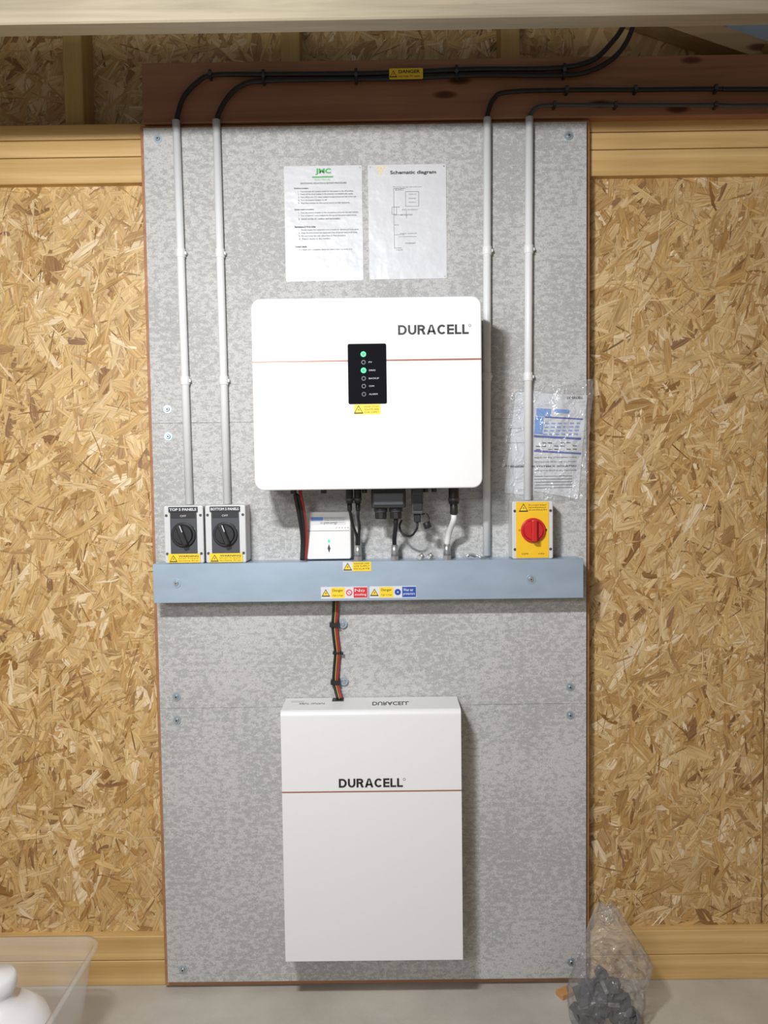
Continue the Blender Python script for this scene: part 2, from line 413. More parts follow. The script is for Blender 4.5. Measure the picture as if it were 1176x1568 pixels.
# corrugated roof sheet : slopes up from behind the wall towards the viewer
bm = bmesh.new(); n = 190; prof = []
for i in range(n + 1):
    x = -2.6 + 5.2 * i / n; prof.append((x, .018 * max(-1, min(1, 2.2 * math.sin(x * 2 * math.pi / .2)))))
lo = [bm.verts.new((x, .95, 2.90 + h)) for x, h in prof]; hi = [bm.verts.new((x, -4.2, 3.95 + h)) for x, h in prof]
for i in range(n): bm.faces.new((lo[i], lo[i + 1], hi[i + 1], hi[i]))
G('ceiling').add(bm, M['roof']).done()
# timbers of the back wall
for nm, z0, z1, mt in (('wall_plate', 2.411, 2.452, 'pine'), ('wall_plate', 2.364, 2.409, 'pine'), ('wall_plate', 2.293, 2.362, 'pine')):
    g = G(nm); g.box(-2.4, 2.3, .031, .148, z0, z1, M[mt], .002, 1); g.done()
for z0, z1 in ((.076, .148), (0.0, .074)):
    g = G('sole_plate'); g.box(-2.4, 2.3, .031, .148, z0, z1, M['pine'], .002, 1); g.done()
for x in (-1.45, -.81, -.205, .405):
    g = G('wall_stud'); g.box(x - .026, x + .026, .062, .149, 2.453, 2.96, M['pine_v'], .002, 1); g.done()
g = G('header_plank'); g.box(-.60, 2.3, .0, .03, 2.437, 2.596, M['brown'], .002, 1); g.done()
g = G('ceiling_beam'); g.box(-2.4, 2.3, -.6, -.555, 2.362, 2.60, M['beam'], .003, 1); g.done()
def strut(nm, a, b, w, y0, y1, mt):
    a, b = Vector(a), Vector(b); d = (b - a).normalized(); nrm = Vector((-d[1], d[0])) * w / 2
    g = G(nm); g.prism([tuple(a - nrm), tuple(b - nrm), tuple(b + nrm), tuple(a + nrm)], y0, y1, M[mt]); g.done()
strut('rafter', (.50, 2.86), (1.14, 2.64), .05, .08, .148, 'pine_l')
strut('rafter', (1.12, 2.63), (1.34, 2.86), .045, .04, .075, 'pine_l')
# boards
g = G('plywood_backing_board'); g.box(-.612, .612, .0125, .0305, .012, 2.436, M['ply'], .001, 1)
g.done()
for z0, z1 in ((.03, .8286), (.8294, 1.6286), (1.6294, 2.425)):
    g = G('cement_backer_board'); g.box(-.60, .60, 0, .012, z0, z1, M['cement']); g.done()

# ------------------------------------------------------------------ screws
def screw(x, z, y=0, mw='washer'):
    g = G('washer_screw')
    g.cyl((x, y - .0002, z), (x, y - .002, z), .0115, M[mw], 28)
    g.cyl((x, y - .002, z), (x, y - .006, z), .0066, M['zinc'], 20, r2=.0048)
    g.cyl((x, y - .0058, z), (x, y - .0064, z), .0025, M['ink'], 8)
    g.done()
for x, z in ((-.561, 2.396), (.552, 2.388), (-.555, 1.667), (-.555, 1.592), (-.553, .862), (-.553, .795), (.555, .876), (.555, .796), (-.556, .068), (.558, .078)):
    screw(x, z)

# ------------------------------------------------------------------ conduits
def conduit(xt, zt, xb, zb, rings):
    g = G('electrical_conduit')
    g.cyl((xt, -.0125, zt), (xb, -.0125, zb), .0105, M['pvc'], 28)
    for z in rings:
        t = (zt - z) / (zt - zb); x = xt + (xb - xt) * t
        g.cyl((x, -.0125, z - .012), (x, -.0125, z + .012), .0125, M['pvc'], 28, bev=.002)
        g.box(x - .012, x + .012, -.010, -.0003, z - .008, z + .008, M['pvc'], .002)
        g.box(x + .008, x + .016, -.016, -.006, z - .004, z + .004, M['pvc'], .001)
    g.done()
conduit(-.507, 2.438, -.499, 1.404, (2.087, 1.743))
conduit(-.399, 2.438, -.394, 1.404, (2.085, 1.742))
conduit(.330, 2.433, .321, 1.252, (2.082, 1.743))
conduit(.443, 2.433, .435, 1.404, (2.084, 1.741))

# ------------------------------------------------------------------ cables at the top
def cable(pts, r=.0065, mat='cable'):
    g = G('power_cable'); g.tube(pts, r, M[mat]); g.done()
cy = -.012
cable([(-.505, cy, 2.439), (-.502, cy, 2.455), (-.485, cy, 2.50), (-.447, cy, 2.538), (-.405, cy, 2.556), (-.269, cy, 2.556), (-.021, cy, 2.554), (.11, cy, 2.556), (.30, cy, 2.561), (.50, cy, 2.560), (.60, cy, 2.575), (.655, cy, 2.615), (.70, cy - .01, 2.68), (.72, cy, 2.80), (.72, .0, 2.9)])
cable([(-.397, cy, 2.439), (-.392, cy, 2.455), (-.372, cy, 2.49), (-.335, cy, 2.524), (-.269, cy, 2.539), (-.021, cy, 2.540), (.11, cy, 2.540), (.30, cy, 2.546), (.50, cy, 2.542), (.60, cy, 2.55), (.68, cy, 2.595), (.72, cy - .01, 2.67), (.737, cy, 2.80), (.74, .0, 2.9)])
cable([(.330, cy, 2.434), (.334, cy, 2.452), (.348, cy, 2.483), (.385, cy, 2.500), (.543, cy, 2.503), (.727, cy, 2.501), (.942, cy, 2.500), (1.1, cy, 2.497), (2.28, cy, 2.49)], .006)
cable([(.443, cy, 2.434), (.447, cy, 2.443), (.462, cy, 2.458), (.50, cy, 2.464), (.66, cy, 2.462), (.942, cy, 2.458), (1.1, cy, 2.455), (2.28, cy, 2.45)], .005, 'dgrey')
def cleat(x, z, h, w=.008):
    g = G('cable_clip')
    g.box(x - w / 2, x + w / 2, cy - .010, -.0005, z - h / 2, z + h / 2, M['black'], .002)
    g.cyl((x, cy - .012, z), (x, cy - .006, z), .005, M['dgrey'], 12)
    g.done()
for x, z, h in ((-.412, 2.556, .022), (-.269, 2.548, .036), (-.021, 2.547, .036), (.248, 2.552, .036), (.536, 2.552, .036), (.543, 2.502, .020), (.727, 2.501, .020), (.942, 2.5, .020), (.51, 2.464, .016), (.674, 2.461, .016), (.942, 2.457, .016)):
    cleat(x, z, h)
g = G('cable_danger_label')
g.rrect(.068, .158, 2.534, 2.562, cy - .0085, cy - .0075, .003, M['yellow'])
g.tri(.079, 2.548, .018, cy - .0086)
g.text('DANGER', .093, .150, 2.549, 2.558, cy - .0088, M['ink'], .02)
g.text('Live Solar PV cables', .093, .150, 2.539, 2.544, cy - .0088, M['ink'])
g.done()

# ------------------------------------------------------------------ laminated signs
def sign_base(g, x0, x1, z0, z1):
    g.rrect(x0, x1, z0, z1, -.0016, -.0004, .004, M['laminate'])
    for x in (x0 + .006, x1 - .006):
        for z in (z0 + .006, z1 - .006): g.cyl((x, -.0016, z), (x, -.003, z), .0022, M['zinc'], 10)
g = G('laminated_procedure_sign'); sign_base(g, -.221, -.009, 2.010, 2.318)
y = -.0018; pz = lambda r: 2.318 - (r - 254) * .001765; px = lambda c: -.221 + (c - 435) * .00178
g.text('JMC', px(483), px(507), pz(268), pz(258), y, M['green'], .04)
g.quad(px(478), px(510), pz(272), pz(270), y + .0002, M['green'])
g.text('ELECTRICAL', px(482), px(506), pz(276.5), pz(273.5), y, M['green'])
g.text('SHUTDOWN, ISOLATION & RESTART PROCEDURE', px(460), px(530), pz(282), pz(279), y, M['ink'], .02)
lines = [('b', 288, 472, 'Shutdown procedure'), ('n', 293, 541, '1.  Turn the main AC isolator switch for the system to the off position.'), ('n', 297, 540, '2.  Switch off the circuit breaker in the consumer unit labelled solar supply.'), ('n', 301.5, 545, '3.  Turn off the two DC rotary isolators located below and left of the unit.'), ('n', 306, 500, '4.  Turn the battery breaker to off.'), ('n', 310.5, 535, '5.  Wait five minutes for the stored energy to fully discharge.'),
 ('b', 320, 480, 'System restart procedure'), ('n', 325, 548, '1.  Turn the battery breaker to the on position and press the start button.'), ('n', 329.5, 545, '2.  Turn on both DC rotary isolators for the top and the bottom panel strings.'), ('n', 334, 520, '3.  Switch on the AC isolator and the breaker.'),
 ('b', 346, 482, 'Maintenance & Work duties'), ('n', 351, 548, '1.  Visually inspect the equipment once a month for damage and loose parts.'), ('n', 355.5, 546, '2.  Keep the area around the equipment free of stored items at all times.'), ('n', 360, 528, '3.  Do not cover the unit, allow free air flow around it.'), ('n', 364.5, 505, '4.  Report faults to the installer.'),
 ('b', 376, 468, 'Contact details'), ('n', 381, 538, 'If in doubt call a competent electrician before doing any work on it.')]
for k, r, xe, s in lines:
    g.text(s, px(450 if k == 'b' else 456), px(xe), pz(r + 1.3), pz(r - 1.6), y, M['ink'] if k == 'b' else M['inkg'], .04 if k == 'b' else .02)
g.done()
g = G('laminated_schematic_sign'); sign_base(g, .007, .219, 2.012, 2.318)
px = lambda c: .007 + (c - 564) * .00178
g.text('Schematic diagram', px(598), px(668), pz(270), pz(263), y, M['ink'], .03)
for cx, cz in ((578, 258), (583, 258), (588, 258), (580.5, 262.5), (585.5, 262.5), (583, 267)):
    g.cyl((px(cx), y, pz(cz)), (px(cx), y - .0002, pz(cz)), .0035, M['yellow'], 6)
    g.cyl((px(cx), y - .0002, pz(cz)), (px(cx), y - .0004, pz(cz)), .0022, M['paper'], 6)
def ln(x0, z0, x1, z1, w=.0008):
    g.quad(min(px(x0), px(x1)) - w / 2, max(px(x0), px(x1)) + w / 2, min(pz(z0), pz(z1)) - w / 2, max(pz(z0), pz(z1)) + w / 2, y + .0002, M['inkg'])
ln(603, 290, 603, 380); ln(603, 290, 621, 290); ln(603, 318, 612, 318); ln(603, 330, 616, 330); ln(603, 345, 610, 345); ln(603, 360, 618, 360); ln(603, 380, 614, 380); ln(610, 363, 637, 363); ln(622, 322, 622, 335)
for a, b, c, d in ((621, 295, 641, 295), (621, 317, 641, 317), (621, 295, 621, 317), (641, 295, 641, 317), (600, 318, 607, 318), (600, 329, 607, 329), (600, 318, 600, 329), (607, 318, 607, 329)): ln(a, b, c, d)
for a, r, b, s in ((626, 299, 637, 'Hybrid'), (626, 305, 637, 'inverter'), (626, 311, 637, 'battery'), (615, 322, 640, 'AC isolator'), (613, 330, 632, 'consumer'), (602, 288, 645, 'PV array string one and two'), (612, 358, 637, 'main switch'), (620, 373, 636, 'meter'), (605, 383, 616, 'supply'), (606, 292, 618, 'DC')):
    g.text(s, px(a), px(b), pz(r + 1), pz(r - 1.2), y, M['inkg'])
g.done()

# ------------------------------------------------------------------ inverter
g = G('solar_inverter')
IX0, IX1, IZ0, IZ1 = -.285, .288, 1.444, 1.920
g.rrect(IX0 + .012, IX1 - .012, IZ0 + .012, IZ1 - .012, -.185, -.012, .02, M['grey'])
g.box(-.22, .22, -.012, -.0005, 1.50, 1.88, M['zinc'])
g.rrect(IX0, IX1, IZ0, IZ1, -.200, -.055, .024, M['white'], .004)
g.quad(IX0 + .001, IX1 - .001, 1.7625, 1.7665, -.2003, M['copper'])
g.logo(.080, .258, 1.8265, 1.8505, -.2005, M['ink'])
g.cyl((.2585, -.2002, 1.8475), (.2585, -.2006, 1.8475), .0034, M['ink'], 16)
g.cyl((.2585, -.2006, 1.8475), (.2585, -.2008, 1.8475), .0024, M['white'], 16)
g.rrect(-.046, .050, 1.657, 1.806, -.2022, -.1995, .004, M['gloss'], .0008)
rows = [(1.780, '', 'led'), (1.760, 'PV', 'icon'), (1.740, 'GRID', 'led'), (1.720, 'BACKUP', 'icon'), (1.701, 'COM', 'icon'), (1.681, 'ALARM', 'icon')]
for z, lab, mt in rows:
    g.cyl((-.007, -.2020, z), (-.007, -.2026, z), .0068 if mt == 'led' else .0055, M[mt], 20)
    g.cyl((-.007, -.2026, z), (-.007, -.2028, z), .0035, M['gloss'] if mt == 'icon' else M['green'], 12)
    if lab: g.text(lab, .006, .006 + .0042 * len(lab), z - .0018, z + .0018, -.2026, M['grey'])
g.rrect(-.032, .034, 1.631, 1.656, -.2006, -.2001, .002, M['yellow'])
g.tri(-.021, 1.6435, .021, -.2007)
g.text('DANGER - DO NOT', -.007, .030, 1.6485, 1.652, -.2009, M['ink']); g.text('ISOLATE HERE', -.007, .030, 1.6415, 1.6455, -.2009, M['ink']); g.text('DUAL SUPPLY', -.007, .030, 1.6345, 1.6385, -.2009, M['ink'])
# underside connectors
for x in (-.052, -.030):
    g.cyl((x, -.10, IZ0 + .012), (x, -.10, 1.405), .0095, M['black'], 16)
    g.cyl((x, -.10, 1.418), (x, -.10, 1.412), .011, M['dgrey'], 12)
    g.cyl((x, -.10, 1.405), (x, -.10, 1.385), .0065, M['black'], 16)
for x in (-.012, .150, .172): g.cyl((x, -.10, IZ0 + .012), (x, -.10, 1.432), .007, M['black'], 16)
g.box(.006, .096, -.13, -.06, 1.392, IZ0 + .013, M['black'], .004)
g.box(.012, .090, -.134, -.13, 1.400, 1.432, M['dgrey'], .002)
for x in (.030, .070):
    g.cyl((x, -.095, 1.394), (x, -.095, 1.380), .018, M['dgrey'], 16, bev=.002)
    g.cyl((x, -.095, 1.382), (x, -.095, 1.362), .0155, M['black'], 10, bev=.002, smooth=False)
g.box(.112, .142, -.12, -.08, 1.375, IZ0 + .013, M['dgrey'], .003)
g.box(.115, .139, -.123, -.12, 1.385, 1.425, M['black'], .001)
g.box(.118, .136, -.11, -.09, 1.352, 1.376, M['black'], .003)
g.cyl((.224, -.10, IZ0 + .013), (.224, -.10, 1.40), .014, M['black'], 20, bev=.002)
g.cyl((.224, -.10, 1.415), (.224, -.10, 1.408), .0155, M['dgrey'], 12, bev=.001)
g.cyl((.224, -.10, 1.402), (.224, -.10, 1.372), .0105, M['black'], 12, bev=.002)
for x in (-.20, -.12): g.cyl((x, -.1, IZ0 + .012), (x, -.1, 1.432), .008, M['black'], 16)
g.done()

# cables between inverter and trunking
TZ = 1.246
def gland(x, y, mt='zinc'):
    g = G('cable_gland')
    g.cyl((x, y, TZ + .0015), (x, y, TZ + .012), .012, M[mt], 6, smooth=False)
    g.cyl((x, y, TZ + .012), (x, y, TZ + .042), .010, M[mt], 20, r2=.009)
    g.done()
for x in (-.034, .066, .209): gland(x, -.045)
def wire(pts, r, mat):
    g = G('connection_cable'); g.tube(pts, r, M[mat]); g.done()
wire([(-.196, -.10, 1.431), (-.194, -.10, 1.42), (-.187, -.085, 1.37), (-.184, -.05, 1.31), (-.187, -.045, 1.249)], .0055, 'cable')
wire([(-.181, -.10, 1.443), (-.181, -.10, 1.43), (-.175, -.085, 1.38), (-.173, -.05, 1.31), (-.179, -.045, 1.249)], .0048, 'redw')
wire([(-.193, -.096, 1.431), (-.186, -.10, 1.42), (-.179, -.090, 1.375), (-.179, -.056, 1.31), (-.183, -.05, 1.249)], .004, 'cable')
wire([(-.052, -.10, 1.385), (-.050, -.095, 1.375), (-.046, -.07, 1.345), (-.037, -.05, 1.315), (-.037, -.045, 1.289)], .0040, 'cable')
wire([(-.030, -.10, 1.385), (-.030, -.095, 1.365), (-.028, -.07, 1.34), (-.031, -.05, 1.31), (-.031, -.045, 1.289)], .0040, 'cable')
wire([(.070, -.095, 1.362), (.070, -.09, 1.345), (.066, -.06, 1.31), (.066, -.045, 1.289)], .006, 'cable')
wire([(.127, -.10, 1.352), (.125, -.10, 1.335), (.110, -.085, 1.315), (.088, -.07, 1.32), (.080, -.07, 1.34), (.086, -.075, 1.357)], .003, 'cable')
wire([(.224, -.10, 1.371), (.223, -.095, 1.355), (.214, -.06, 1.32), (.209, -.045, 1.289)], .008, 'pvc')
g = G('dust_cap'); g.cyl((.150, -.10, 1.352), (.156, -.10, 1.336), .010, M['black'], 12, bev=.002)
g.tube([(.138, -.10, 1.372), (.150, -.103, 1.376), (.158, -.10, 1.362), (.152, -.10, 1.350)], .0018, M['black']); g.done()
g = G('conduit_locknut')
for cx, cyy, a in ((.135, -.05, .2), (.160, -.04, .5)):
    g.cyl((cx, cyy, TZ + .0015), (cx + .004, cyy, TZ + .008), .012, M['zinc'], 6, smooth=False)
    g.cyl((cx, cyy, TZ + .008), (cx + .01, cyy, TZ + .014), .007, M['zinc'], 12)
g.done()
g = G('saddle_clip')
g.tube([(.262, -.05, TZ + .005), (.275, -.045, TZ + .012), (.29, -.045, TZ + .010), (.30, -.05, TZ + .005), (.312, -.045, TZ + .005)], .003, M['zinc'])
g.tube([(.255, -.03, TZ + .005), (.27, -.035, TZ + .01), (.288, -.03, TZ + .005)], .003, M['zinc']); g.done()

# ------------------------------------------------------------------ logger box
g = G('energy_monitor_box')
g.rrect(-.175, -.053, TZ + .004, 1.380, -.040, -.0005, .006, M['whiteS'], .004)
g.quad(-.172, -.056, 1.3275, 1.3285, -.0402, M['inkg'])
g.quad(-.160, -.066, 1.345, 1.366, -.0402, M['paper'])
g.quad(-.160, -.128, 1.356, 1.366, -.0406, M['lblue'])
for i in range(3): g.text('Energy management gateway', -.124, -.070, 1.3615 - i * .006, 1.3645 - i * .006, -.0408, M['inkg'])
g.text('myenergi', -.135, -.090, 1.345, 1.353, -.0408, M['inkg'])
for i in range(5):
    g.cyl((-.092 + i * .008, -.0404, 1.336), (-.092 + i * .008, -.0408, 1.336), .0012, M['inkg'], 8)
v = [(-.117, 1.280), (-.113, 1.292), (-.109, 1.280), (-.113, 1.268)]
g.prism(v, -.0406, -.0401, M['inkg'])
g.prism([(-.117, 1.30), (-.113, 1.306), (-.109, 1.30), (-.113, 1.294)], -.0406, -.0401, M['led'])
g.done()

# ------------------------------------------------------------------ isolators
def isolator(x0, x1, z0, z1, label, knob, plate=None, ang=.25):
    g = G('rotary_isolator_switch'); yf = -.070
    g.rrect(x0, x1, z0, z1, -.045, -.0005, .004, M['grey'])
    g.rrect(x0, x1, z0, z1, yf, -.046, .005, M['grey'], .003)
    cx, cz = (x0 + x1) / 2, (z0 + z1) / 2
    if plate:
        g.rrect(x0 + .010, x1 - .012, z0 + .003, z1 - .002, yf - .0015, yf, .003, M[plate])
    else:
        g.rrect(x0 + .017, x1 - .017, z0 + .018, z1 - .004, yf - .002, yf, .004, M['dgrey'], .001)
        g.rrect(x0 + .020, x1 - .020, z1 - .034, z1 - .006, yf - .0028, yf - .002, .002, M['ink'])
        g.text('OFF', cx - .008, cx + .008, z1 - .030, z1 - .025, yf - .003, M['grey'])
        g.text('I  ON', cx + .018, cx + .030, cz + .012, cz + .017, yf - .003, M['grey'])
    for sx in (x0 + .007, x1 - .007):
        for sz in (z0 + .026, z1 - .026):
            g.cyl((sx, yf + .0002, sz), (sx, yf - .0008, sz), .0038, M['dgrey'], 14)
    ky = yf - .002
    g.cyl((cx, ky, cz), (cx, ky - .008, cz), .033, M[knob], 40, bev=.002)
    g.cyl((cx, ky - .008, cz), (cx, ky - .014, cz), .027, M[knob], 40, r2=.024)
    g.box(cx - .007, cx + .007, ky - .028, ky - .008, cz - .029, cz + .029, M[knob], .003, rot=('Y', ang))
    g.box(cx - .0012, cx + .0012, ky - .0285, ky - .0278, cz + .008, cz + .026, M['grey' if not plate else 'red'], rot=('Y', ang))
    if label:
        g.box(x0 + .014, x1 - .014, yf - .0042, yf - .003, z1 - .017, z1 - .003, M['ink'])
        g.text(label, x0 + .017, x1 - .017, z1 - .0135, z1 - .0065, yf - .0045, M['paper'], .03)
        g.box(x0 + .010, x1 - .010, yf - .0030, yf - .0022, z0 + .002, z0 + .026, M['yellow'])
        g.tri(x0 + .024, z0 + .0135, .019, yf - .0032)
        g.text('WARNING', x0 + .038, x1 - .014, z0 + .017, z0 + .022, yf - .0034, M['ink'], .02)
        g.text('Dual Supply', x0 + .038, x1 - .014, z0 + .0115, z0 + .0150, yf - .0034, M['ink'])
        g.text('Isolate first', x0 + .038, x1 - .014, z0 + .0055, z0 + .0090, yf - .0034, M['ink'])
    else:
        g.tri(x0 + .030, z1 - .017, .022, yf - .0018)
        for i, t in enumerate(('Inverter', 'isolator', 'switch')):
            g.text(t, x0 + .044, x1 - .018, z1 - .012 - i * .0065, z1 - .008 - i * .0065, yf - .0019, M['ink'])
        for a, tt in ((-.036, 'O'), (.036, 'I')):
            g.text(tt, cx + a - .002, cx + a + .002, cz - .003, cz + .003, yf - .0019, M['ink'], .03)
        g.text('OFF         ON', cx - .03, cx + .03, z0 + .012, z0 + .016, yf - .0019, M['ink'])
    g.done()
isolator(-.554, -.448, 1.2475, 1.403, 'TOP 5 PANELS', 'black', ang=-.35)
isolator(-.443, -.334, 1.2475, 1.403, 'BOTTOM 5 PANELS', 'black', ang=-.35)
isolator(.383, .493, 1.2475, 1.403, None, 'red', 'yelp', ang=0)

# ------------------------------------------------------------------ trunking
g = G('metal_cable_trunking')
g.box(-.584, .571, -.0735, -.0005, 1.143, 1.2455, M['galv'], .001, 1)
g.box(-.586, .573, -.0750, -.0737, 1.141, 1.247, M['galv'], .0005, 1)
g.box(-.586, .573, -.0737, -.055, 1.2457, 1.247, M['galv'])
g.box(-.586, .573, -.0737, -.055, 1.141, 1.1425, M['galv'])
for x, z in ((-.524, 1.194), (.432, 1.193)):
    g.cyl((x, -.075, z), (x, -.0765, z), .0125, M['washer'], 24)
    g.cyl((x, -.0765, z), (x, -.0800, z), .0072, M['zinc'], 18, r2=.0055)
    g.cyl((x, -.0800, z), (x, -.0804, z), .002, M['ink'], 8)
y = -.0752
g.box(-.074, .002, y - .0006, y, 1.221, 1.2462, M['yellow'])
g.box(-.074, -.0475, y - .0008, y - .0006, 1.2215, 1.2457, M['paper']); g.tri(-.061, 1.2335, .021, y - .0008)
for i, t in enumerate(('DANGER 230V', 'LIVE SUPPLY', 'ISOLATE')): g.text(t, -.044, -.002, 1.2395 - i * .007, 1.2435 - i * .007, y - .0008, M['ink'], .01)
for x0, c2, t2 in ((-.134, 'lred', ('No', 'smoking')), (-.003, 'blue', ('Wear ear', 'protectors'))):
    x1 = x0 + .126
    g.box(x0, x1, y - .0006, y, 1.147, 1.179, M['paper'])
    g.tri(x0 + .013, 1.163, .020, y - .0007)
    g.box(x0 + .027, x0 + .064, y - .0008, y - .0006, 1.149, 1.177, M['yellow'])
    g.text('Danger', x0 + .031, x0 + .060, 1.164, 1.173, y - .0009, M['ink'], .01)
    g.text('High voltage', x0 + .031, x0 + .060, 1.153, 1.158, y - .0009, M['ink'])
    g.cyl((x0 + .076, y - .0006, 1.163), (x0 + .076, y - .0010, 1.163), .0085, M[c2], 24)
    g.cyl((x0 + .076, y - .0010, 1.163), (x0 + .076, y - .0012, 1.163), .0058 if c2 == 'lred' else .002, M['paper'], 20)
    if c2 == 'lred': g.box(x0 + .0685, x0 + .0835, y - .0015, y - .0012, 1.1622, 1.1638, M['lred'], rot=('Y', .78))
    g.box(x0 + .088, x1 - .001, y - .0008, y - .0006, 1.149, 1.177, M[c2])
    g.text(t2[0], x0 + .091, x1 - .008, 1.165, 1.173, y - .0009, M['paper'], .01)
    g.text(t2[1], x0 + .091, x1 - .004, 1.153, 1.161, y - .0009, M['paper'], .01)
g.done()

# ------------------------------------------------------------------ cable bundle down to battery
def bund(off, r, mat, dy=0):
    g = G('battery_cable')
    g.tube([(-.098 + off, -.015 + dy, 1.139), (-.100 + off, -.013 + dy, 1.10), (-.103 + off, -.012 + dy, 1.062), (-.100 + off, -.013 + dy, 1.02), (-.097 + off, -.013 + dy, .985), (-.101 + off, -.013 + dy, .94), (-.103 + off, -.013 + dy, .905), (-.098 + off, -.018 + dy, .880), (-.092 + off, -.025 + dy, .859)], r, M[mat]); g.done()
bund(-.0055, .0040, 'cable'); bund(.0050, .0038, 'redw'); bund(-.0002, .0014, 'wgrn', -.003)
for z in (1.064, .902):
    g = G('p_clip')
    for s0 in (-1, 1): g.box(-.103 + s0 * .0125 - .001, -.103 + s0 * .0125 + .001, -.020, -.0005, z - .006, z + .006, M['black'])
    g.box(-.1165, -.0895, -.0215, -.0195, z - .006, z + .006, M['black'])
    g.box(-.090, -.072, -.006, -.0005, z - .006, z + .006, M['black'], .001)
    g.cyl((-.080, -.0062, z), (-.080, -.008, z), .0115, M['washer'], 24)
    g.cyl((-.080, -.008, z), (-.080, -.012, z), .006, M['zinc'], 16, r2=.0045); g.done()
g = G('cable_tie')
g.box(-.1095, -.086, -.0195, -.0180, .982, .987, M['black']); g.box(-.1095, -.108, -.0195, -.0005, .982, .987, M['black']); g.box(-.0875, -.086, -.0195, -.0005, .982, .987, M['black']); g.box(-.086, -.080, -.020, -.013, .981, .988, M['black'], .001); g.done()

# ------------------------------------------------------------------ battery
g = G('home_battery')
BX0, BX1, BZ0, BZ1, BY = -.243, .236, .168, .855, -.125
prof = [(-.006, BZ0), (BY + .002, BZ0), (BY, BZ0 + .002), (BY, BZ1 - .014)]
for k in range(1, 7):
    a = math.radians(90 * k / 6); prof.append((BY + .014 - .014 * math.cos(a), BZ1 - .014 + .014 * math.sin(a)))
prof.append((-.006, BZ1))
bm = bmesh.new()
f = bm.faces.new([bm.verts.new((BX0, yy, zz)) for yy, zz in prof])
r = bmesh.ops.extrude_face_region(bm, geom=[f]); bmesh.ops.translate(bm, vec=(BX1 - BX0, 0, 0), verts=[v for v in r['geom'] if isinstance(v, bmesh.types.BMVert)])
g.add(bm, M['white'])
g.box(BX0 + .02, BX1 - .02, -.006, -.0005, BZ0 + .05, BZ1 - .004, M['grey'])
g.box(BX0 - .0006, BX1 + .0006, -.090, -.0885, BZ0 + .004, BZ1 - .002, M['grey'])
g.quad(BX0, BX1, .6345, .6380, BY - .0001, M['copper'])
g.logo(-.091, .082, .6475, .6715, BY - .0006, M['ink'])
g.cyl((.0835, BY - .0002, .668), (.0835, BY - .0006, .668), .0034, M['ink'], 16); g.cyl((.0835, BY - .0006, .668), (.0835, BY - .0008, .668), .0024, M['white'], 16)
g.text('DURACELL', -.0, .100, .048, .080, 0, M['inkg'], .018, top=BZ1 + .0005)
g.text('INPUT  OUTPUT', -.20, -.13, .05, .064, 0, M['inkg'], 0, top=BZ1 + .0005)
g.box(-.225, -.19, -.05, -.03, BZ1, BZ1 + .0006, M['grey']); g.box(-.112, -.080, -.040, -.012, BZ1, BZ1 + .002, M['black'], .0006)
g.done()

# ------------------------------------------------------------------ document sleeve
def sheet(g, cs, y, mat, nx=14, nz=14, amp=.0, thick=0, seed=0, yf=None):
    bm = bmesh.new(); gr = []
    for j in range(nz + 1):
        row = []
        for i in range(nx + 1):
            u, v = i / nx, j / nz
            x = (cs[0][0] * (1 - u) + cs[1][0] * u) * (1 - v) + (cs[3][0] * (1 - u) + cs[2][0] * u) * v
            z = (cs[0][1] * (1 - u) + cs[1][1] * u) * (1 - v) + (cs[3][1] * (1 - u) + cs[2][1] * u) * v
            d = amp * (noise.noise(Vector((x * 22 + seed, z * 14, seed))) + .5 * noise.noise(Vector((x * 60, z * 40 + seed, 3))))
            # the loose part right of the conduit billows out a little
            if amp: d -= .010 * max(0, min(1, (x - .47) / .05)) * (.5 + noise.noise(Vector((x * 18, z * 12, 9))))
            e = .005 * noise.noise(Vector((x * 30 + 5, z * 30, seed))) if amp else 0
            row.append(bm.verts.new((x + (e if i in (0, nx) else 0), y + d, z + (e if j in (0, nz) else 0))))
        gr.append(row)
    for j in range(nz):
        for i in range(nx): bm.faces.new((gr[j][i], gr[j + 1][i], gr[j + 1][i + 1], gr[j][i + 1]))
    g.add(bm, mat, True)
g = G('document_sleeve')
sheet(g, [(.395, 1.702), (.615, 1.735), (.598, 1.402), (.352, 1.406)], -.0062, M['film'], 44, 44, .0032, seed=2)
sheet(g, [(.405, 1.700), (.470, 1.704), (.455, 1.415), (.372, 1.425)], -.0012, M['paper'])
sheet(g, [(.452, 1.698), (.602, 1.690), (.577, 1.404), (.440, 1.432)], -.0022, M['paper'])
yy = -.0028
def dq(x0, x1, z0, z1, m): g.box(x0, x1, yy - .0003, yy, z0, z1, M[m], rot=('Y', .07))
g.text('DURACELL', .546, .590, 1.680, 1.687, yy - .0004, M['ink'], .03)
dq(.462, .502, 1.634, 1.655, 'lblue'); dq(.457, .480, 1.585, 1.633, 'lblue'); dq(.485, .590, 1.626, 1.630, 'blue')
dq(.455, .585, 1.572, 1.578, 'blue'); dq(.455, .585, 1.532, 1.537, 'blue')
dq(.512, .552, 1.642, 1.652, 'lblue')
for j in range(4):
    for i in range(6):
        xx = .486 + i * .017 - j * .002; dq(xx, xx + .011, 1.612 - j * .010 + i * 0, 1.6155 - j * .010, 'lblue')
for j in range(3):
    for i in range(7):
        if (i + j) % 3: dq(.460 + i * .017, .471 + i * .017, 1.559 - j * .009, 1.5618 - j * .009, 'inkg')
for j, t in enumerate(('Before working on the system isolate', 'all sources of supply as shown', 'ENSURE THE SYSTEM IS ISOLATED', 'and prove dead at the terminals')):
    g.text(t, .390 if j == 2 else .456, .572, 1.518 - j * .012, 1.5225 - j * .012, yy - .0004, M['ink'] if j == 2 else M['inkg'], .03 if j == 2 else .01)
g.text('test and keep record', .385, .44, 1.60, 1.604, -.0016, M['inkg']); g.text('see the other page', .383, .44, 1.56, 1.564, -.0016, M['inkg'])
